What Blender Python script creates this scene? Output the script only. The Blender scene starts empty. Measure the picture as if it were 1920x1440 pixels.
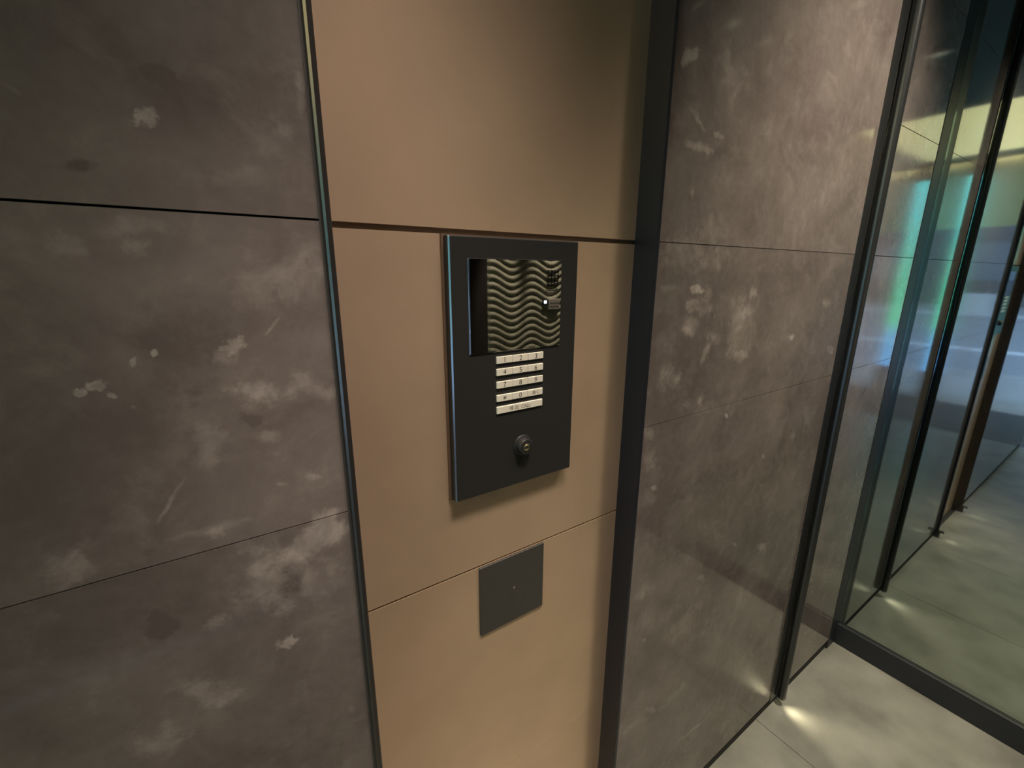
import bpy, bmesh, math, random
from mathutils import Matrix, Vector
random.seed(7)
SC = bpy.context.scene
COL = SC.collection

# ------------------------------------------------------------------ camera
EYE = Vector((0.0, -0.5, 1.50375))          # wall face is the plane y = 0, floor z = 0
yaw, pit, rol = math.radians(33.7237), math.radians(-14.325), math.radians(0.2089)
fw = Vector((math.sin(yaw)*math.cos(pit), math.cos(yaw)*math.cos(pit), math.sin(pit)))
rt = Vector((math.cos(yaw), -math.sin(yaw), 0)); up = rt.cross(fw)
r2 = rt*math.cos(rol) + up*math.sin(rol); u2 = up*math.cos(rol) - rt*math.sin(rol)
cd = bpy.data.cameras.new('camera'); cam = bpy.data.objects.new('camera', cd); COL.objects.link(cam)
M = Matrix((r2, u2, -fw)).transposed().to_4x4(); M.translation = EYE
cam.matrix_world = M
cd.sensor_fit = 'HORIZONTAL'; cd.sensor_width = 36.0; cd.lens = 36.0*814.4/1920.0
cd.clip_start = 0.01; cd.clip_end = 300
SC.camera = cam
SC.cycles.max_bounces = 9; SC.cycles.diffuse_bounces = 4; SC.cycles.glossy_bounces = 7; SC.cycles.transparent_max_bounces = 8

# ------------------------------------------------------------------ world, exposure
W = bpy.data.worlds.new('overcast_sky'); SC.world = W; W.use_nodes = True
bgn = W.node_tree.nodes['Background']
bgn.inputs[0].default_value = (0.46, 0.66, 1.0, 1); bgn.inputs[1].default_value = 5.0
vs = SC.view_settings
vs.view_transform = 'Standard'; vs.look = 'None'; vs.exposure = 0.0; vs.gamma = 1.0; vs.use_curve_mapping = False

# ------------------------------------------------------------------ helpers
def mesh_obj(name, verts, faces, mat=None, parent=None, smooth=False):
    me = bpy.data.meshes.new(name); me.from_pydata(verts, [], faces); me.update()
    return add(name, me, mat, parent, smooth)

def add(name, me, mat=None, parent=None, smooth=False):
    o = bpy.data.objects.new(name, me); COL.objects.link(o)
    if mat: me.materials.append(mat)
    if smooth:
        for p in me.polygons: p.use_smooth = True
    if parent:
        o.parent = parent; o.matrix_parent_inverse = Matrix.Translation(-parent.location)
    return o

def bm_obj(name, bm, mat=None, parent=None, smooth=False):
    bmesh.ops.recalc_face_normals(bm, faces=bm.faces)
    me = bpy.data.meshes.new(name); bm.to_mesh(me); bm.free()
    return add(name, me, mat, parent, smooth)

def bm_box(bm, x0, x1, y0, y1, z0, z1):
    vs_ = [bm.verts.new(v) for v in ((x0,y0,z0),(x1,y0,z0),(x1,y1,z0),(x0,y1,z0),(x0,y0,z1),(x1,y0,z1),(x1,y1,z1),(x0,y1,z1))]
    for f in ((0,3,2,1),(4,5,6,7),(0,1,5,4),(1,2,6,5),(2,3,7,6),(3,0,4,7)): bm.faces.new([vs_[i] for i in f])

def box(name, x0, x1, y0, y1, z0, z1, mat, parent=None, bev=0.0, seg=2):
    bm = bmesh.new(); bm_box(bm, x0, x1, y0, y1, z0, z1)
    if bev: bmesh.ops.bevel(bm, geom=bm.edges[:], offset=bev, segments=seg, affect='EDGES', profile=0.5)
    return bm_obj(name, bm, mat, parent)

def rounded_plate(name, x0, x1, z0, z1, y_front, y_back, rad, cham, mat, parent=None, n=5):
    """plate in the x-z plane with rounded corners and a chamfered front edge"""
    def ring(ins, y):
        out = []; r = max(rad-ins, 0.0003)
        for cx, cz, a0 in ((x1-ins-r, z1-ins-r, 0), (x0+ins+r, z1-ins-r, 90), (x0+ins+r, z0+ins+r, 180), (x1-ins-r, z0+ins+r, 270)):
            for k in range(n+1):
                a = math.radians(a0+90*k/n); out.append((cx+r*math.cos(a), y, cz+r*math.sin(a)))
        return out
    rs = [ring(0, y_back), ring(0, y_front+cham), ring(cham, y_front)]
    N = len(rs[0]); v = sum(rs, []); f = []
    for k in range(2):
        for i in range(N):
            j = (i+1) % N; f.append((k*N+i, k*N+j, (k+1)*N+j, (k+1)*N+i))
    f.append(tuple(range(2*N, 3*N))); f.append(tuple(reversed(range(N))))
    bm = bmesh.new(); me = bpy.data.meshes.new('t'); me.from_pydata(v, [], f); bm.from_mesh(me); bpy.data.meshes.remove(me)
    return bm_obj(name, bm, mat, parent)

def lathe(name, prof, axis, origin, mat, parent=None, n=40, smooth=True):
    """prof: list of (radius, height along axis); axis 'y-' points out of the wall, 'z' points up"""
    v, f = [], []
    for r, h in prof:
        for i in range(n):
            a = 2*math.pi*i/n; c, s = r*math.cos(a), r*math.sin(a)
            p = (c, -h, s) if axis == 'y-' else (c, s, h)
            v.append((p[0]+origin[0], p[1]+origin[1], p[2]+origin[2]))
    for k in range(len(prof)-1):
        for i in range(n):
            j = (i+1) % n; f.append((k*n+i, k*n+j, (k+1)*n+j, (k+1)*n+i))
    f.append(tuple(range(n))); f.append(tuple(range((len(prof)-1)*n, len(prof)*n)))
    me = bpy.data.meshes.new(name); me.from_pydata(v, [], f)
    bm = bmesh.new(); bm.from_mesh(me); bpy.data.meshes.remove(me)
    o = bm_obj(name, bm, mat, parent, smooth)
    if smooth:
        for p in o.data.polygons:
            if len(p.vertices) > 4: p.use_smooth = False
        try: o.data.set_sharp_from_angle(angle=math.radians(40))
        except Exception: pass
    return o

def empty(name, loc=(0, 0, 0)):
    o = bpy.data.objects.new(name, None); COL.objects.link(o); o.location = loc; o.empty_display_size = .05
    return o

def tag(o, label=None, cat=None, group=None, kind=None):
    if label: o['label'] = label
    if cat: o['category'] = cat
    if group: o['group'] = group
    if kind: o['kind'] = kind
    return o

# ------------------------------------------------------------------ materials
def principled(name, col, rough=.5, metal=0.0, spec=.5, noise=None, bump=None, coat=0.0, emit=None, estr=0.0):
    m = bpy.data.materials.new(name); m.use_nodes = True
    nt = m.node_tree; b = nt.nodes['Principled BSDF']
    b.inputs['Base Color'].default_value = (*col, 1); b.inputs['Roughness'].default_value = rough
    b.inputs['Metallic'].default_value = metal; b.inputs['Specular IOR Level'].default_value = spec
    b.inputs['Coat Weight'].default_value = coat
    if emit: b.inputs['Emission Color'].default_value = (*emit, 1); b.inputs['Emission Strength'].default_value = estr
    if noise or bump:
        tc = nt.nodes.new('ShaderNodeTexCoord')
    if noise:                                   # (scale, amount)
        n = nt.nodes.new('ShaderNodeTexNoise'); n.inputs['Scale'].default_value = noise[0]; n.inputs['Detail'].default_value = 5
        nt.links.new(tc.outputs['Object'], n.inputs['Vector'])
        mr = nt.nodes.new('ShaderNodeMapRange'); mr.inputs['From Min'].default_value = .3; mr.inputs['From Max'].default_value = .7
        mr.inputs['To Min'].default_value = 1-noise[1]; mr.inputs['To Max'].default_value = 1+noise[1]
        nt.links.new(n.outputs['Fac'], mr.inputs['Value'])
        vm = nt.nodes.new('ShaderNodeVectorMath'); vm.operation = 'SCALE'; vm.inputs[0].default_value = col
        nt.links.new(mr.outputs[0], vm.inputs['Scale']); nt.links.new(vm.outputs[0], b.inputs['Base Color'])
    if bump:                                    # (scale, strength, distance)
        n = nt.nodes.new('ShaderNodeTexNoise'); n.inputs['Scale'].default_value = bump[0]; n.inputs['Detail'].default_value = 4
        nt.links.new(tc.outputs['Object'], n.inputs['Vector'])
        bp = nt.nodes.new('ShaderNodeBump'); bp.inputs['Strength'].default_value = bump[1]; bp.inputs['Distance'].default_value = bump[2]
        nt.links.new(n.outputs['Fac'], bp.inputs['Height']); nt.links.new(bp.outputs[0], b.inputs['Normal'])
    return m

LB= [(-0.048, 1.541, 0.0266, 0.0093, -3.05, 0.5), (-0.094, 1.526, 0.0142, 0.0088, -2.96, 0.4), (-0.052, 1.525, 0.0107, 0.0068, -2.97, 0.5), (-0.097, 1.408, 0.0067, 0.0052, 3.04, 1.5), (-0.108, 1.404, 0.0037, 0.0036, 1.08, 1.1), (-0.089, 1.398, 0.0033, 0.0023, 2.34, 0.8), (-0.054, 1.433, 0.0029, 0.0026, 1.2, 1.3), (-0.07, 1.426, 0.0043, 0.0021, 1.39, 0.8), (-0.076, 1.386, 0.0022, 0.002, 2.95, 0.5), (0.008, 1.434, 0.0096, 0.0066, -2.81, 0.8), (0.04, 1.448, 0.0126, 0.0015, -2.3, 0.7), (-0.004, 1.423, 0.0138, 0.0078, 3.05, 0.35), (0.019, 1.382, 0.0244, 0.0118, 2.54, 0.6), (0.012, 1.357, 0.0118, 0.0068, 2.92, -0.5), (0.024, 1.337, 0.0173, 0.007, 2.92, 0.6), (-0.023, 1.347, 0.0165, 0.0108, 1.48, 0.4), (-0.028, 1.327, 0.014, 0.0108, 1.58, 0.4), (-0.064, 1.289, 0.0196, 0.0023, -2.18, 0.5), (0.071, 1.381, 0.024, 0.0148, 2.97, 0.45), (0.063, 1.504, 0.0556, 0.0349, -2.77, 0.35), (0.031, 1.279, 0.0063, 0.0025, 2.84, 0.4), (0.063, 1.28, 0.0085, 0.0038, 2.84, 0.4), (-0.093, 1.285, 0.0324, 0.0189, 1.49, 0.3), (-0.144, 1.246, 0.0219, 0.017, -2.05, 0.55), (-0.034, 1.243, 0.0088, 0.0067, 2.43, 0.7), (-0.036, 1.247, 0.0399, 0.0049, -3.13, 0.4), (0.004, 1.171, 0.0398, 0.029, 1.91, 0.55), (0.063, 1.204, 0.0331, 0.0183, -2.7, 0.8), (0.057, 1.147, 0.0319, 0.0259, 2.82, 0.6), (0.028, 1.156, 0.0216, 0.0134, 1.68, -0.6), (0.015, 1.077, 0.0099, 0.0075, 2.78, 1.3), (-0.048, 1.139, 0.0107, 0.0076, -3.02, 0.6), (-0.092, 1.154, 0.0163, 0.011, 1.78, -0.5), (-0.067, 1.059, 0.0357, 0.0132, 2.29, 0.5), (-0.052, 1.056, 0.0118, 0.0073, 2.94, 0.4), (-0.117, 1.018, 0.0251, 0.018, 2.46, 0.45), (0.076, 0.934, 0.0051, 0.0047, 1.95, 0.6), (-0.029, 1.627, 0.0081, 0.0058, -2.39, 0.95), (-0.014, 1.66, 0.012, 0.0061, 2.89, -0.6), (0.074, 1.633, 0.0096, 0.0061, -2.78, 0.4), (-0.076, 1.585, 0.0128, 0.0045, -2.97, -0.4), (0.031, 1.586, 0.0258, 0.0089, -3.0, 0.3), (-0.103, 1.632, 0.0049, 0.0023, 2.58, 0.35), (0.092, 1.669, 0.0184, 0.0046, 1.44, 0.4), (-0.035, 1.442, 0.0446, 0.035, 1.31, -0.2)]
RB= [(0.667, 1.835, 0.0205, 0.0092, -2.58, 1.1), (0.701, 1.753, 0.0299, 0.0056, 2.59, 0.6), (0.762, 1.738, 0.0157, 0.0049, -2.99, 0.5), (0.709, 1.711, 0.0356, 0.0067, 3.1, 0.7), (0.706, 1.639, 0.0085, 0.0045, 1.77, 0.5), (0.781, 1.834, 0.0475, 0.0311, -2.94, 0.3), (0.778, 1.58, 0.0505, 0.0278, 3.13, 0.3), (0.75, 1.475, 0.0167, 0.0078, 3.07, 1.1), (0.738, 1.446, 0.0232, 0.0098, 3.06, 0.8), (0.786, 1.464, 0.0212, 0.0119, 3.01, 0.6), (0.783, 1.44, 0.0273, 0.0197, 2.82, 0.5), (0.744, 1.412, 0.0241, 0.0158, 2.89, 0.5), (0.74, 1.396, 0.0268, 0.0082, 2.79, 0.6), (0.706, 1.541, 0.0771, 0.0273, -3.13, 0.4), (0.822, 1.544, 0.0218, 0.0145, 3.01, 0.5), (0.791, 1.524, 0.0261, 0.0145, 3.07, 0.4), (0.909, 1.417, 0.0439, 0.0314, 1.26, 0.5), (0.945, 1.464, 0.0175, 0.0108, 2.93, 0.7), (0.919, 1.332, 0.0389, 0.0116, 3.01, 0.6), (0.929, 1.386, 0.066, 0.0556, 2.77, 0.35), (0.8, 1.391, 0.0157, 0.0118, 2.6, 0.5), (0.8, 1.355, 0.0235, 0.0093, 1.13, 0.5), (0.832, 1.378, 0.0202, 0.0143, 2.7, 0.4), (1.159, 1.354, 0.0144, 0.0075, 2.89, 0.8), (1.394, 1.299, 0.0189, 0.0097, 2.82, 0.8), (1.325, 1.433, 0.0262, 0.0107, 3.01, 0.4), (0.688, 1.315, 0.0342, 0.0243, 2.67, 0.4), (0.717, 1.308, 0.0173, 0.0102, 2.84, 0.4), (0.8, 1.255, 0.0172, 0.0121, 2.46, 0.6), (0.81, 1.235, 0.059, 0.0171, 2.94, 0.3), (0.908, 1.198, 0.0072, 0.0045, 2.61, 1.1), (1.106, 1.053, 0.0095, 0.0052, 2.6, 1.1), (1.255, 1.077, 0.0177, 0.0085, 2.72, 0.4), (0.646, 1.213, 0.0172, 0.0117, 2.56, 0.6), (0.658, 1.159, 0.0281, 0.0192, 2.39, 0.35), (0.671, 1.479, 0.0224, 0.0074, 3.11, 0.5), (0.676, 1.088, 0.0109, 0.0054, 2.7, 0.6), (1.184, 0.754, 0.031, 0.0143, 2.51, 0.7), (1.029, 0.826, 0.0156, 0.0069, 2.59, 0.5), (0.676, 0.843, 0.0307, 0.019, 2.85, 0.5), (0.889, 0.788, 0.0168, 0.0077, 2.51, 0.6), (0.692, 0.709, 0.0097, 0.0046, 2.38, 0.7), (1.206, 0.443, 0.013, 0.0047, 2.47, 0.6), (0.859, 0.666, 0.1646, 0.0478, 2.59, 0.3), (1.1, 0.629, 0.044, 0.0183, 1.66, 0.4), (0.745, 0.477, 0.0223, 0.0077, 2.4, 0.7), (0.836, 0.456, 0.0612, 0.0163, -3.03, 0.5), (0.664, 0.468, 0.0247, 0.0154, -2.98, 0.4), (0.944, 0.265, 0.0863, 0.0085, 3.06, 0.4)]
STONE_DARK = (0.115, 0.094, 0.086); STONE_LIGHT = (0.37, 0.322, 0.29)
def stone(name, blobs, base_lo=STONE_DARK, base_hi=STONE_LIGHT, rough=.30):
    """slate-look porcelain: cloudy noise plus the individual pale fossils, flakes and dark scars of this wall (x, z, half sizes, angle, strength)"""
    m = bpy.data.materials.new(name); m.use_nodes = True
    nt = m.node_tree; N, L = nt.nodes, nt.links; b = N['Principled BSDF']
    g = N.new('ShaderNodeNewGeometry'); sx = N.new('ShaderNodeSeparateXYZ'); L.new(g.outputs['Position'], sx.inputs[0])
    cb = N.new('ShaderNodeCombineXYZ'); L.new(sx.outputs['X'], cb.inputs['X']); L.new(sx.outputs['Z'], cb.inputs['Y'])
    oi = N.new('ShaderNodeObjectInfo')
    def noise(scale, detail, w=0.0, rough_=.55, dist=0.0):
        n = N.new('ShaderNodeTexNoise'); n.noise_dimensions = '4D'; n.inputs['Scale'].default_value = scale
        n.inputs['Detail'].default_value = detail; n.inputs['Roughness'].default_value = rough_; n.inputs['Distortion'].default_value = dist
        n.inputs['W'].default_value = w; L.new(cb.outputs[0], n.inputs['Vector']); return n
    def math_(op, a, c):
        k = N.new('ShaderNodeMath'); k.operation = op
        for i, q in enumerate((a, c)):
            if isinstance(q, (int, float)): k.inputs[i].default_value = q
            else: L.new(q, k.inputs[i])
        return k.outputs[0]
    def rng(v, a, c, d, e, smooth=False):
        k = N.new('ShaderNodeMapRange'); k.interpolation_type = 'SMOOTHSTEP' if smooth else 'LINEAR'
        for nm, q in (('From Min', a), ('From Max', c), ('To Min', d), ('To Max', e)): k.inputs[nm].default_value = q
        L.new(v, k.inputs['Value']); return k.outputs[0]
    cloud = noise(6.5, 6, 1.3, .6, .6); fine = noise(60, 6, 4.0, .65); veins = noise(19, 8, 8.2, .68, .5)
    t = rng(cloud.outputs['Fac'], .36, .72, 0.0, .30)
    t = math_('ADD', t, rng(veins.outputs['Fac'], .48, .72, 0, .16, True))
    t = math_('ADD', t, rng(fine.outputs['Fac'], .3, .7, -.05, .05))
    def warp(scale, w, amp):
        n = noise(scale, 5, w, .65)
        wv = N.new('ShaderNodeVectorMath'); wv.operation = 'SUBTRACT'; L.new(n.outputs['Color'], wv.inputs[0]); wv.inputs[1].default_value = (.5, .5, .5)
        wm = N.new('ShaderNodeVectorMath'); wm.operation = 'MULTIPLY'; L.new(wv.outputs[0], wm.inputs[0]); wm.inputs[1].default_value = (amp, amp, 0)
        return wm.outputs[0]
    wbig, wsmall = warp(36, 2.2, 3.4), warp(150, 5.2, 2.6)
    grain = rng(veins.outputs['Fac'], .36, .62, .25, 1.2)
    acc = None
    for (x, z, a, c, ang, s) in blobs:
        mp = N.new('ShaderNodeMapping'); mp.vector_type = 'TEXTURE'; mp.inputs['Location'].default_value = (x, z, 0)
        mp.inputs['Rotation'].default_value = (0, 0, ang); mp.inputs['Scale'].default_value = (a*1.15, c*1.15, 1)
        L.new(cb.outputs[0], mp.inputs['Vector'])
        wp = N.new('ShaderNodeVectorMath'); wp.operation = 'ADD'; L.new(wbig if a > .012 else wsmall, wp.inputs[0]); L.new(mp.outputs[0], wp.inputs[1])
        ln = N.new('ShaderNodeVectorMath'); ln.operation = 'LENGTH'; L.new(wp.outputs[0], ln.inputs[0])
        edge = .55 if abs(s) > .7 else .2
        v = rng(ln.outputs['Value'], edge, 1.2, (s*1.0 if abs(s) > .75 else s*.95), 0, True)
        acc = v if acc is None else math_('ADD', acc, v)
    if acc is not None:
        t = math_('ADD', t, math_('MULTIPLY', math_('MULTIPLY', acc, grain), .75))
    mix = N.new('ShaderNodeMix'); mix.data_type = 'RGBA'; mix.clamp_factor = True
    L.new(t, mix.inputs['Factor']); mix.inputs['A'].default_value = (*base_lo, 1); mix.inputs['B'].default_value = (*base_hi, 1)
    tone = rng(oi.outputs['Random'], 0, 1, .90, 1.10)
    sc_ = N.new('ShaderNodeVectorMath'); sc_.operation = 'SCALE'; L.new(mix.outputs['Result'], sc_.inputs[0]); L.new(tone, sc_.inputs['Scale'])
    L.new(sc_.outputs[0], b.inputs['Base Color'])
    b.inputs['Specular IOR Level'].default_value = .7
    L.new(rng(fine.outputs['Fac'], .3, .7, rough-.01, rough+.015), b.inputs['Roughness'])
    return m

M_STONE = stone('plain_stone', [])
M_DARK = principled('dark_lacquer_wall', (.035, .030, .026), .5, noise=(4, .1))
M_GAP = principled('brown_joint_backing', (.085, .065, .048), .7)
M_BACK = principled('black_backing', (.012, .011, .010), .8)
M_GOLD = principled('bronze_gold_sheet', (.75, .55, .375), .40, .75, noise=(9, .05), bump=(900, .05, .0003))
M_FIN = principled('dark_blue_grey_metal', (.017, .019, .028), .36, .3, noise=(30, .08))
M_FLANGE = principled('grey_flange', (.17, .15, .145), .4, .5)
M_TRIM = principled('dark_bronze_trim', (.10, .09, .085), .26, .8)
M_BLACK = principled('black_powder_coat', (.017, .0168, .016), .42, 0, .35, bump=(1500, .06, .0002))
M_CHAM = principled('edge_glint_metal', (.22, .22, .235), .2, .9)  # lighter metal for left chamfers only, stands in for their daylight glint
M_SHADOW_RIM = principled('brown_shadow_rim', (.10, .06, .035), .6)  # brown of the shadow gap behind the housing, put into colour
M_MIRROR = principled('half_mirror_glass', (.23, .23, .21), .015, 1.0)
M_KEY = principled('satin_key_cap', (.70, .66, .54), .38, .25, emit=(.9, .85, .68), estr=.02)  # keys are unlit; faint emission added to lift the caps
M_PRINT = principled('key_print', (.045, .04, .03), .6)
M_BRASS = principled('nickel_lock', (.78, .68, .45), .25, 1.0)
M_PLATE = principled('charcoal_plate', (.047, .044, .038), .45, .2, noise=(60, .06))
M_PALE = principled('pale_dot', (.16, .15, .13), .5)
M_FLOOR = principled('floor_porcelain', (.245, .240, .208), .33, 0, .45, noise=(5.5, .30), bump=(300, .05, .0004))
M_GROUT = principled('dark_grout', (.03, .03, .027), .8)
M_CEIL = principled('dark_ceiling_board', (.11, .095, .08), .6)
M_WAVE = principled('carved_wave_stone', (.42, .41, .30), .6, noise=(25, .15), bump=(120, .2, .001))
M_POLE = principled('gunmetal_tube', (.07, .073, .076), .30, .8)
M_RAIL = principled('door_rail_metal', (.014, .016, .022), .45, .0)
def glow(name, col, s): return principled(name, (.8, .8, .8), .4, emit=col, estr=s)
M_LENS = glow('warm_lamp_lens', (1, .82, .55), 1.2)
M_FOOT = glow('foot_lamp_lens', (1, .92, .65), 3)
M_COVE = glow('warm_cove_panel', (1, .84, .36), 3.4)
M_WASH = glow('warm_wash_strip', (1, .84, .40), 20)
M_PLASTER = principled('soffit_plaster', (.62, .58, .48), .7)
M_LED = glow('reader_led', (.75, .88, 1), 12)
def glass_mat():
    m = bpy.data.materials.new('tinted_reflective_glass'); m.use_nodes = True; nt = m.node_tree; nt.nodes.remove(nt.nodes['Principled BSDF'])
    o = nt.nodes['Material Output']; tr = nt.nodes.new('ShaderNodeBsdfTransparent'); tr.inputs[0].default_value = (.42, .48, .47, 1)
    gl = nt.nodes.new('ShaderNodeBsdfGlossy'); gl.inputs['Roughness'].default_value = .02; gl.inputs[0].default_value = (.88, .97, .95, 1)
    lw = nt.nodes.new('ShaderNodeFresnel'); lw.inputs[0].default_value = 1.5
    mr = nt.nodes.new('ShaderNodeMapRange'); mr.inputs['From Min'].default_value = 0.04; mr.inputs['To Min'].default_value = GLASS_R; mr.inputs['To Max'].default_value = .95
    nt.links.new(lw.outputs[0], mr.inputs['Value'])
    mx = nt.nodes.new('ShaderNodeMixShader'); nt.links.new(mr.outputs[0], mx.inputs[0]); nt.links.new(tr.outputs[0], mx.inputs[1]); nt.links.new(gl.outputs[0], mx.inputs[2])
    nt.links.new(mx.outputs[0], o.inputs[0]); return m
GLASS_R = .38
M_GLASS = glass_mat()

# ------------------------------------------------------------------ dimensions
XT0, XT1 = .0993, .1066                # left trim fin
XF0, XF1 = .6089, .6159                # right trim fin
FIN = -.012; GY = .034                # fin tips, gold sheet face
XC = 1.9806                            # glass
XE = -1.9                              # entrance end of the passage
YO = -1.5                              # opposite wall
CZ = 2.75                              # ceiling
X0 = -1.05                             # end of the low ceiling

# ------------------------------------------------------------------ stone wall, left and right of the bronze strip
def stone_wall(name, cols, mname, blobs):
    xs = [c[0] for c in cols] + [cols[-1][1]]
    plain = stone(mname, [], rough=.075)
    w = tag(box(name, xs[0], xs[-1], .012, .16, 0, CZ+.1, M_BACK), kind='structure')
    for i, (x0, x1, joints) in enumerate(cols):
        for k in range(len(joints)-1):
            z0, z1 = joints[k][0]+joints[k][1]/2, joints[k+1][0]-joints[k+1][1]/2
            near = [q for q in blobs if z0-q[2] < q[1] < z1+q[2] and x0-q[2] < q[0] < x1+q[2]]
            mat = stone(mname, near, rough=.075) if near else plain
            gx = .0006
            box('stone_tile', x0+gx*(i > 0), x1-gx*(i < len(cols)-1), 0, .0125, z0, z1, mat, w)
    return w
LJ = [(.048, 0), (.563, .0008), (1.2247, .0013), (1.5556, .0022), (1.889, .0012), (2.218, .0012), (CZ, 0)]
RJ = [(.048, 0), (.897, .0009), (1.2247, .0010), (1.5556, .0013), (2.218, .0012), (CZ, 0)]
RJ2 = [(.048, 0), (.897, .0009), (1.2247, .0012), (1.5556, .0018), (1.889, .0018), (2.218, .0012), (CZ, 0)]
stone_wall('wall_left', [(XE, -.85, LJ), (-.85, .0967, LJ)], 'left_wall_stone', LB)
stone_wall('wall_right', [(XF1, 1.497, RJ), (1.497, XC-.0765, RJ2)], 'right_wall_stone', RB)
tag(box('baseboard_left', XE, .0967, .006, .0118, .0005, .0475, M_BACK), kind='structure')
tag(box('baseboard_right', XF1, XC-.0765, .006, .0118, .0005, .0475, M_BACK), kind='structure')

# ------------------------------------------------------------------ bronze strip between two fins
w = tag(box('wall_center', XT1, XF0, GY+.0052, .16, 0, CZ+.1, M_GAP), kind='structure')
for z0, z1 in ((.004, .5700), (.5712, 1.0420), (1.0452, 1.5520), (1.5590, CZ)):
    box('metal_panel', XT1+.0015, XF0-.0003, GY, GY+.005, z0, z1, M_GOLD, w)
def fin(name, x0, x1, mat, c=.0022):
    # flat bar standing out from the wall with chamfered nose
    prof = [(x0, .0390), (x0, FIN+c), (x0+c, FIN), (x1-c*.5, FIN), (x1, FIN+c*.5), (x1, .0390)]
    v = [(x, y, 0.0005) for x, y in prof] + [(x, y, CZ) for x, y in prof]; n = len(prof)
    f = [(i, (i+1) % n, (i+1) % n+n, i+n) for i in range(n)] + [tuple(range(n)), tuple(range(n, 2*n))]
    bm = bmesh.new(); me = bpy.data.meshes.new('t'); me.from_pydata(v, [], f); bm.from_mesh(me); bpy.data.meshes.remove(me)
    return tag(bm_obj(name, bm, mat), kind='structure')
t1 = fin('trim_1', XT0, XT1, M_TRIM)
box('flange', .0968, XT0, -.0010, .0390, .0005, CZ, M_FLANGE, t1)
t2 = fin('trim_2', XF0, XF1, M_FIN, .0005)

# ------------------------------------------------------------------ floor
fl = tag(box('floor', XE, XC+.012, YO, .16, -.08, -.004, M_GROUT), kind='structure')
xs = [XE] + [1.365-.6*k for k in range(5, -1, -1)] + [XC+.012]
ys = [YO, -1.2, -.6, .012]
for i in range(len(xs)-1):
    for k in range(3):
        box('floor_tile', xs[i]+.0009, xs[i+1]-.0009, ys[k]+.0009, ys[k+1]-.0009*(k < 2), -.006, 0, M_FLOOR, fl, .0006, 1)

# ------------------------------------------------------------------ opposite wall with the carved wave stone, ceiling, cove
wf = tag(box('wall_front', XE, 2.0, YO-.16, YO, 0, CZ+.1, M_DARK), kind='structure')
def wave_panel(x0, x1, z0, z1, parent):
    nx, nz = 72, 360; v, f = [], []
    for j in range(nz+1):
        z = z0+(z1-z0)*j/nz
        for i in range(nx+1):
            x = x0+(x1-x0)*i/nx
            ph = (z - .024*math.cos(2*math.pi*(x-1.475)/.265))/.039
            fr = ph-math.floor(ph)
            h = .016*(math.sin(math.pi*fr**.75))**.8
            if i in (0, nx) or j in (0, nz): h = -.004
            v.append((x, YO+.006+h, z))
    for j in range(nz):
        for i in range(nx):
            a = j*(nx+1)+i; f.append((a, a+nx+1, a+nx+2, a+1))
    return mesh_obj('wave_relief_panel', v, f, M_WAVE, parent, True)
wave_panel(1.194, 1.95, .03, CZ-.02, wf)
ce = tag(box('ceiling', X0, XC+.02, YO-.02, .02, CZ, CZ+.1, M_CEIL), kind='structure')
tag(box('wall_cove', X0-.02, X0-.0005, YO, 0, CZ, 2.95, M_PLASTER), kind='structure')
tag(box('ceiling_entrance', -3.7, X0-.021, -2.6, .6, 2.83, 2.95, M_PLASTER), kind='structure')
tag(box('wall_transom', -3.75, -3.65, -2.6, .6, 2.05, 2.829, M_PLASTER), kind='structure')
# ------------------------------------------------------------------ intercom
def text_mesh(body, size, align='CENTER'):
    c = bpy.data.curves.new('lettering', 'FONT'); c.body = body; c.size = size; c.align_x = align; c.align_y = 'CENTER'; c.resolution_u = 3
    o = bpy.data.objects.new('lettering', c); COL.objects.link(o)
    bpy.context.view_layer.update()
    dg = bpy.context.evaluated_depsgraph_get(); me = bpy.data.meshes.new_from_object(o.evaluated_get(dg))
    bpy.data.objects.remove(o); bpy.data.curves.remove(c)
    zs = [v.co.y for v in me.vertices]; xs_ = [v.co.x for v in me.vertices]
    cz = (min(zs)+max(zs))/2; cx = (min(xs_)+max(xs_))/2
    return me, cx, cz
def lettering(name, body, size, x, y, z, parent, mat=M_PRINT):
    me, cx, cz = text_mesh(body, size)
    bm = bmesh.new(); bm.from_mesh(me); bpy.data.meshes.remove(me)
    for v in bm.verts: v.co = Vector((v.co.x-cx+x, y, v.co.y-cz+z))
    me2 = bpy.data.meshes.new(name); bm.to_mesh(me2); bm.free()
    return add(name, me2, mat, parent)

IY = .016                                  # face of the intercom
EZ = 1.50375
def FX(x): return x*1.0289
def FZ(z): return EZ+(z-EZ)*1.0289
ic = tag(empty('intercom', (FX(.3467), GY, FZ(1.1895))), 'black lobby intercom with mirrored window, number keys and lock on bronze strip', 'intercom')
IX0, IX1, IZ0, IZ1 = FX(.2413), FX(.4520), FZ(1.1895), FZ(1.5487)
box('shadow_rim', IX0-.003, IX1+.003, GY-.004, GY-.0001, IZ0-.002, IZ1+.0022, M_SHADOW_RIM, ic)  # added brown rim stands in for the shadow gap round the housing
body = rounded_plate('housing', IX0, IX1, IZ0, IZ1, IY, GY-.004, .0014, .0018, M_BLACK, ic, 3)
body.data.materials.append(M_CHAM)
for p in body.data.polygons:                 # only the left chamfer gets the lighter metal, as a painted glint
    if p.normal.y < -.3 and p.normal.x < -.4: p.material_index = 1
SX0, SX1, SZ0, SZ1 = FX(.2680), FX(.4190), FZ(1.3990), FZ(1.5212)
fr = rounded_plate('screen_frame', SX0-.0012, SX1+.0008, SZ0-.0012, SZ1+.0008, IY-.0012, IY+.0005, .0012, .0005, M_BLACK, ic, 3)
fr.data.materials.append(M_CHAM)
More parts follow.
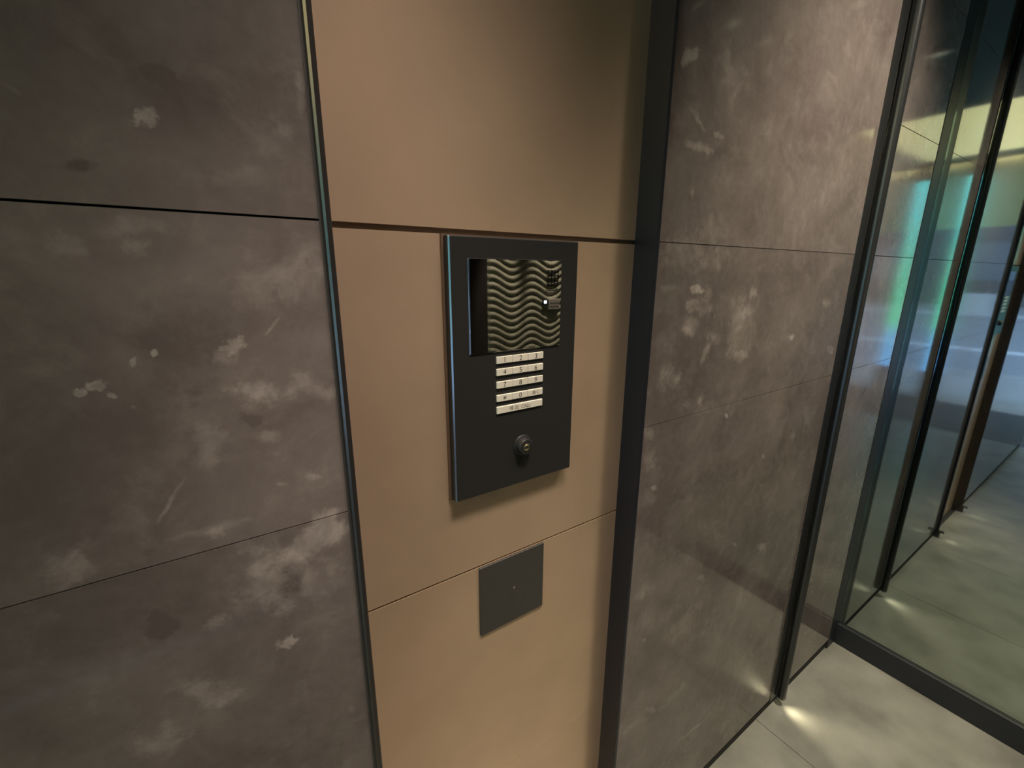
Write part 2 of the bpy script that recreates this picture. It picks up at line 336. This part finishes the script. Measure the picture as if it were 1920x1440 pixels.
for p in fr.data.polygons:
    if p.normal.y < -.3 and (p.normal.x < -.4): p.material_index = 1  # left edge of the frame gets the same painted glint
wn = rounded_plate('window', SX0, SX1, SZ0, SZ1, IY-.0018, IY-.0011, .0008, .0003, M_MIRROR, ic, 3)
tag(wn, 'dark half mirror window')
kx = [FX(q) for q in (.3078, .3347, .3615, .3891)]; kz = [FZ(q) for q in (1.3920, 1.3748, 1.3565, 1.3371, 1.3198)]; KH = .0101; KY = IY-.0024
rows = ['123', '456', '789', '*0C']
for r, row in enumerate(rows):
    for c, ch in enumerate(row):
        x0, x1 = kx[c]+.0003, kx[c+1]-.0003
        k = rounded_plate('key', x0, x1, kz[r]-KH, kz[r], KY, IY+.0005, .0006, .0004, M_KEY, ic, 2)
        xm, zm = (x0+x1)/2, kz[r]-KH/2
        if ch == 'C':
            lettering('lettering', '消 C', .0066, xm, KY-.00015, zm, k)
        elif ch == '*':
            bm = bmesh.new()                 # six-armed star
            for a in range(3):
                an = math.pi*a/3+math.pi/2; d = Vector((math.cos(an), 0, math.sin(an)))*.0031; q = Vector((-d.z, 0, d.x)).normalized()*.00042
                o = Vector((xm, KY-.00015-.00003*a, zm))
                bm.faces.new([bm.verts.new(o+d+q), bm.verts.new(o+d-q), bm.verts.new(o-d-q), bm.verts.new(o-d+q)])
            bm_obj('lettering', bm, M_PRINT, k)
        else:
            lettering('lettering', ch, .0108, xm, KY-.00015, zm, k)
k = rounded_plate('call_key', kx[0]+.0003, kx[3]-.0003, kz[4]-KH-.0006, kz[4], KY, IY+.0005, .0006, .0004, M_KEY, ic, 2)
lettering('lettering', '呼 出  CALL', .0074, (kx[0]+kx[3])/2-.0005, KY-.00015, kz[4]-KH/2-.0003, k)
LX, LZ = FX(.3535), FZ(1.2525)
kn = lathe('lock_knob', [(.0165, -.001), (.0165, .0016), (.0150, .0032), (.0138, .0034), (.0130, .0105), (.0118, .0122), (.0070, .0124)], 'y-', (LX, IY, LZ), M_BLACK, ic)
rg = lathe('lock_cylinder', [(.0056, .0105), (.0056, .0131), (.0050, .0136), (.0042, .0134)], 'y-', (LX, IY, LZ), M_BRASS, ic, 32)
lathe('keyhole_face', [(.0041, .0130), (.0041, .01365), (.0036, .0139)], 'y-', (LX, IY, LZ), M_BRASS, rg, 28)
bm = bmesh.new()
bm_box(bm, LX-.0030, LX+.0030, IY-.0142, IY-.0134, LZ+.0002, LZ+.0018); bm_box(bm, LX-.0011, LX+.0011, IY-.0142, IY-.0134, LZ-.0004, LZ+.0028)
bm_obj('keyhole', bm, M_BACK, rg)

# ------------------------------------------------------------------ square reader plate under the intercom
rp = tag(empty('card_reader', (FX(.3483), GY, FZ(.926))), 'flat charcoal square reader plate below the intercom on bronze strip', 'reader')
rounded_plate('plate', FX(.2847), FX(.4118), FZ(.926), FZ(1.0546), GY-.0036, GY-.0001, .0030, .0008, M_PLATE, rp, 4)
lathe('centre_dot', [(.0022, 0), (.0022, .0003)], 'y-', (FX(.3500), GY-.0036, FZ(.9915)), M_PALE, rp, 16)

# ------------------------------------------------------------------ vertical tube beside the glass, with its foot lamp
def foot_lamp(x, y, z, parent, power, aim):
    ld = bpy.data.lights.new('foot_lamp', 'SPOT'); ld.energy = power; ld.color = (1, .90, .62); ld.spot_size = math.radians(64); ld.spot_blend = .9; ld.shadow_soft_size = .02
    lo = bpy.data.objects.new('foot_lamp_light', ld); COL.objects.link(lo); lo.location = (x, y, z)
    lo.rotation_euler = Vector(aim).to_track_quat('-Z', 'Y').to_euler()
    lo.parent = parent; lo.matrix_parent_inverse = Matrix.Translation(-parent.location)
PX, PY = 1.490, -.0138; PR = .0130
pl = tag(empty('light_tube', (PX, PY, .03)), 'slim gunmetal tube standing upright on the stone wall beside the glass', 'tube light')
lathe('tube', [(PR, .046), (PR, CZ-.002)], 'z', (PX, PY, 0), M_POLE, pl, 36)
box('mounting_strip', 1.434, 1.476, -.0016, -.0002, .036, CZ-.002, M_POLE, pl)
lathe('end_cap', [(PR+.0002, .034), (PR+.0002, .046)], 'z', (PX, PY, 0), M_TRIM, pl, 36)
lathe('lamp_lens', [(.0075, .0325), (.0075, .0341)], 'z', (PX, PY, 0), M_FOOT, pl, 24)
foot_lamp(PX, PY, .031, pl, 2.6, (.15, -1, -.27))
for x, lab in ((XT0+.0036, 'small dark foot lamp at the base of the left trim fin'), (XF0+.0036, 'small dark foot lamp at the base of the right trim fin')):
    q = tag(empty('foot_lamp', (x, -.022, 0)), lab, 'foot lamp', 'foot lamps at the trim fins')
    box('shell', x-.009, x+.009, -.035, -.0125, .032, .046, M_TRIM, q, .001, 1)
    box('bracket', x-.002, x+.002, -.020, -.0125, .0003, .033, M_TRIM, q)
    box('lamp_lens', x-.007, x+.007, -.033, -.022, .0308, .0321, M_FOOT, q)
    foot_lamp(x, -.027, .030, q, .7, (0, -1, -.27))

# ------------------------------------------------------------------ glass screen at the end of the passage
dr = tag(empty('door_1', (XC, -.75, 0)), kind='structure')
box('pane', XC, XC+.010, YO+.02, -.0016, .06, CZ-.05, M_GLASS, dr)
box('bottom_rail', XC-.012, XC+.03, YO+.001, -.0005, .0006, .094, M_RAIL, dr, .002, 1)
box('top_rail', XC-.012, XC+.03, YO+.001, -.0005, CZ-.06, CZ-.001, M_RAIL, dr, .002, 1)
box('stile', XC-.075, XC+.03, -.0012, .0117, .0006, CZ-.06, M_RAIL, dr, .001, 1)
box('stile', XC-.085, XC+.03, YO+.001, YO+.03, .094, CZ-.06, M_RAIL, dr, .003, 2)
# unlit lobby behind it
tag(box('floor_lobby', XC+.03, 6, -3, 1.5, -.08, 0, M_FLOOR), kind='structure')
tag(box('wall_lobby_end', 6, 6.1, -3, 1.5, 0, CZ, M_STONE), kind='structure')
tag(box('wall_lobby_left', XC+.03, 6, 1.5, 1.6, 0, CZ, M_STONE), kind='structure')
tag(box('wall_lobby_right', XC+.03, 6, -3.1, -3, 0, CZ, M_STONE), kind='structure')
tag(box('ceiling_lobby', XC+.03, 6.1, -3.1, 1.6, CZ, CZ+.1, M_CEIL), kind='structure')
tag(box('wall_lobby_return_left', XC+.03, XC+.1, .0, 1.5, 0, CZ, M_STONE), kind='structure')
tag(box('wall_lobby_return_right', XC+.03, XC+.1, -3, YO, 0, CZ, M_STONE), kind='structure')

# ------------------------------------------------------------------ ceiling lamps
def downlight(x, y, power, deg, label, col=(1, .84, .74), blend=.8, aim=(0, 0, -1), soft=.03):
    q = tag(empty('downlight', (x, y, CZ)), label, 'downlight', 'ceiling downlights')
    lathe('ring', [(.050, -.0001), (.050, -.003), (.046, -.005), (.037, -.005)], 'z', (x, y, CZ), M_TRIM, q, 32)
    lathe('lamp_lens', [(.034, -.0051), (.034, -.0058)], 'z', (x, y, CZ), M_LENS, q, 24)
    ld = bpy.data.lights.new('downlight', 'SPOT'); ld.energy = power; ld.color = col; ld.spot_size = math.radians(deg); ld.spot_blend = blend; ld.shadow_soft_size = soft
    lo = bpy.data.objects.new('downlight_light', ld); COL.objects.link(lo); lo.location = (x, y, CZ-.02)
    lo.rotation_euler = Vector(aim).to_track_quat('-Z', 'Y').to_euler()
    lo.parent = q; lo.matrix_parent_inverse = Matrix.Translation(-q.location)
downlight(1.255, YO+.45, 230, 13, 'round downlight washing the carved wave wall, nearest the entrance', blend=.5, aim=(0, -.45, -1.47))
downlight(1.885, YO+.45, 260, 15, 'round downlight added to brighten the carved wave wall, nearest the glass', blend=.6, aim=(0, -.45, -1.6))  # extra lamp, added so the bronze picks up a brighter wave wall
downlight(1.575, YO+.45, 230, 13, 'round downlight washing the carved wave wall, middle of three', blend=.5, aim=(0, -.45, -1.47))
downlight(.28, -.56, 285, 41, 'round downlight added over the passage to light the wall by the intercom', aim=(-.06, .56, -1.66), soft=.24, blend=1.0)  # added lamp, cone and aim shaped for the brightness falloff on the stone
downlight(1.24, -.62, 245, 82, 'round downlight over the passage in front of the glass', (1, .88, .70), soft=.08, aim=(.07, .33, -1.1), blend=1.0)
# luminous panel in the soffit just outside the passage
cv = tag(empty('soffit_light', (-1.6, -.75, 2.83)), 'long warm luminous panel in the soffit over the entrance', 'ceiling light')
box('diffuser', -3.30, -1.16, YO+.02, -.02, 2.805, 2.820, M_COVE, cv)
box('frame', -3.32, -1.14, YO, 0, 2.820, 2.8295, M_TRIM, cv)
ws = tag(empty('wall_washer', (-3.61, -1, 2.80)), 'thin warm wash light along the top of the entrance transom', 'light strip')
box('lamp_lens', -3.625, -3.605, -2.5, .5, 2.79, 2.80, M_WASH, ws)
box('housing', -3.63, -3.59, -2.5, .5, 2.80, 2.8295, M_TRIM, ws)
box('shield', -3.59, -3.58, -2.5, .5, 2.783, 2.8295, M_PLASTER, ws)
# ------------------------------------------------------------------ reader and rack on the opposite wall
rd = tag(empty('wall_reader', (1.60, YO+.03, 1.29)), 'small grey sensor box with white lamp on carved wave wall', 'sensor')
box('case', 1.582, 1.66, YO+.018, YO+.040, 1.30, 1.36, principled('warm_grey_case', (.42, .38, .33), .5), rd, .003, 2)
box('lamp_bracket', 1.545, 1.5825, YO+.020, YO+.036, 1.325, 1.355, M_BLACK, rd, .002, 1)
box('lamp_lens', 1.548, 1.566, YO+.0355, YO+.0375, 1.336, 1.352, M_LED, rd)
bm = bmesh.new()
for i in range(7):
    for k in range(2): bm_box(bm, 1.588+.010*i, 1.588+.010*i+.0065, YO+.0398, YO+.0404, 1.312+.02*k, 1.320+.02*k)
bm_obj('markings', bm, M_PRINT, rd)
rk = tag(empty('wire_rack', (1.615, YO+.03, 1.43)), 'small dark wire grid rack on carved wave wall', 'rack')
for i in range(4): box('wire', 1.575+.024*i, 1.580+.024*i, YO+.030, YO+.034, 1.43, 1.523, M_BLACK, rk)
for i in range(4): box('wire', 1.575, 1.652, YO+.026, YO+.030, 1.433+.027*i, 1.438+.027*i, M_BLACK, rk)
for i in (1.44, 1.51): box('hook', 1.611, 1.616, YO+.004, YO+.026, i, i+.005, M_BLACK, rk)
# ------------------------------------------------------------------ entrance and street behind the camera (seen mirrored in wall and glass)
M_MAT = principled('dark_entrance_paving', (.06, .06, .058), .6, noise=(8, .15))
M_ASPH = principled('asphalt', (.30, .31, .32), .8, noise=(3, .1))
M_LINE = principled('road_paint', (.75, .76, .76), .6)
M_PAVE = principled('pavement', (.40, .39, .37), .7, noise=(2, .1))
M_FACADE = principled('dark_facade', (.11, .115, .12), .6, noise=(.8, .15))
M_PANE = principled('facade_pane', (.10, .13, .15), .1, 0, .8)
tag(box('floor_entrance', -3.25, XE-.001, -2.6, .6, -.08, -.002, M_MAT), kind='structure')
tag(box('floor_step', -3.9, -3.251, -2.6, .6, -.16, -.002, M_PAVE), kind='structure')
tag(box('wall_entrance_left', -3.3, XE-.001, .6, .75, 0, 2.83, M_STONE), kind='structure')
tag(box('wall_entrance_return', XE-.001, XE+.15, .165, .6, 0, 2.83, M_STONE), kind='structure')
tag(box('wall_entrance_back', XE-.001, XE+.15, -2.6, YO-.165, 0, 2.83, M_STONE), kind='structure')
tag(box('wall_entrance_right', -3.3, XE-.001, -2.75, -2.6, 0, 2.83, M_STONE), kind='structure')
def teal_mat():
    m = principled('lit_teal_acrylic', (.25, .6, .58), .3); nt = m.node_tree; b = nt.nodes['Principled BSDF']
    g = nt.nodes.new('ShaderNodeNewGeometry'); sx = nt.nodes.new('ShaderNodeSeparateXYZ'); nt.links.new(g.outputs['Position'], sx.inputs[0])
    mr = nt.nodes.new('ShaderNodeMapRange'); mr.inputs['From Min'].default_value = .3; mr.inputs['From Max'].default_value = 2.9
    nt.links.new(sx.outputs['Z'], mr.inputs['Value'])
    cr = nt.nodes.new('ShaderNodeValToRGB'); e = cr.color_ramp.elements
    e[0].position = 0; e[0].color = (.10, .42, 1, 1); e[1].position = 1; e[1].color = (.12, .85, .95, 1)
    for p_, c_ in ((.16, (.12, .50, .9, 1)), (.24, (.06, .75, .38, 1)), (.55, (.10, .70, .52, 1)), (.75, (.10, .72, .80, 1))):
        q = cr.color_ramp.elements.new(p_); q.color = c_
    nt.links.new(mr.outputs[0], cr.inputs[0]); nt.links.new(cr.outputs[0], b.inputs['Emission Color']); b.inputs['Emission Strength'].default_value = 6.5
    return m
M_TEAL = teal_mat()
for y, lab in ((-1.03, 'tall teal light column at the entrance, nearer the stone wall'), (-1.49, 'tall teal light column at the entrance, farther from the stone wall')):
    q = tag(empty('light_column', (-3.4, y, 0)), lab, 'light column', 'teal light columns at the entrance')
    box('base', -3.46, -3.34, y-.06, y+.06, -.0015, .32, M_TRIM, q, .004, 1)
    box('glowing_shaft', -3.45, -3.35, y-.045, y+.045, .32, 2.60, M_TEAL, q, .004, 1)
    box('head', -3.46, -3.34, y-.06, y+.06, 2.60, 2.829, M_TRIM, q, .004, 1)
RZ = -.2
tag(box('ground', -60, -3.91, -45, 30, RZ-.2, RZ, M_ASPH), kind='structure')
tag(box('pavement_near', -7.2, -3.915, -45, 30, RZ-.05, -.165, M_PAVE), kind='structure')
for x0, x1, lab in ((-10.95, -10.45, 'near white line painted along the road outside'), (-24.3, -23.0, 'far white line painted along the road outside')):
    tag(box('road_line', x0, x1, -45, 30, RZ-.001, RZ+.004, M_LINE), lab, 'road marking', 'white road lines')
bd = tag(empty('office_building', (-33, -8, RZ)), 'dark office building across the road outside the entrance', 'building')
box('facade', -40, -32, -40, 26, RZ, 16, M_FACADE, bd)
for i in range(12):
    for k in range(4):
        y = -38+5.2*i; z = 1.2+3.6*k
        box('window', -32.02, -31.97, y, y+3.6, z, z+2.0, M_PANE, bd)
sg = tag(empty('street_sign', (-6.5, -1.3, -.165)), 'white box sign on a pale post beside the road outside', 'sign')
box('panel', -6.55, -6.45, -1.50, -1.10, .85, 1.2, principled('sign_white', (.7, .72, .72), .5), sg, .01, 1)
box('post', -6.53, -6.47, -1.33, -1.27, -.164, .85, M_PAVE, sg)
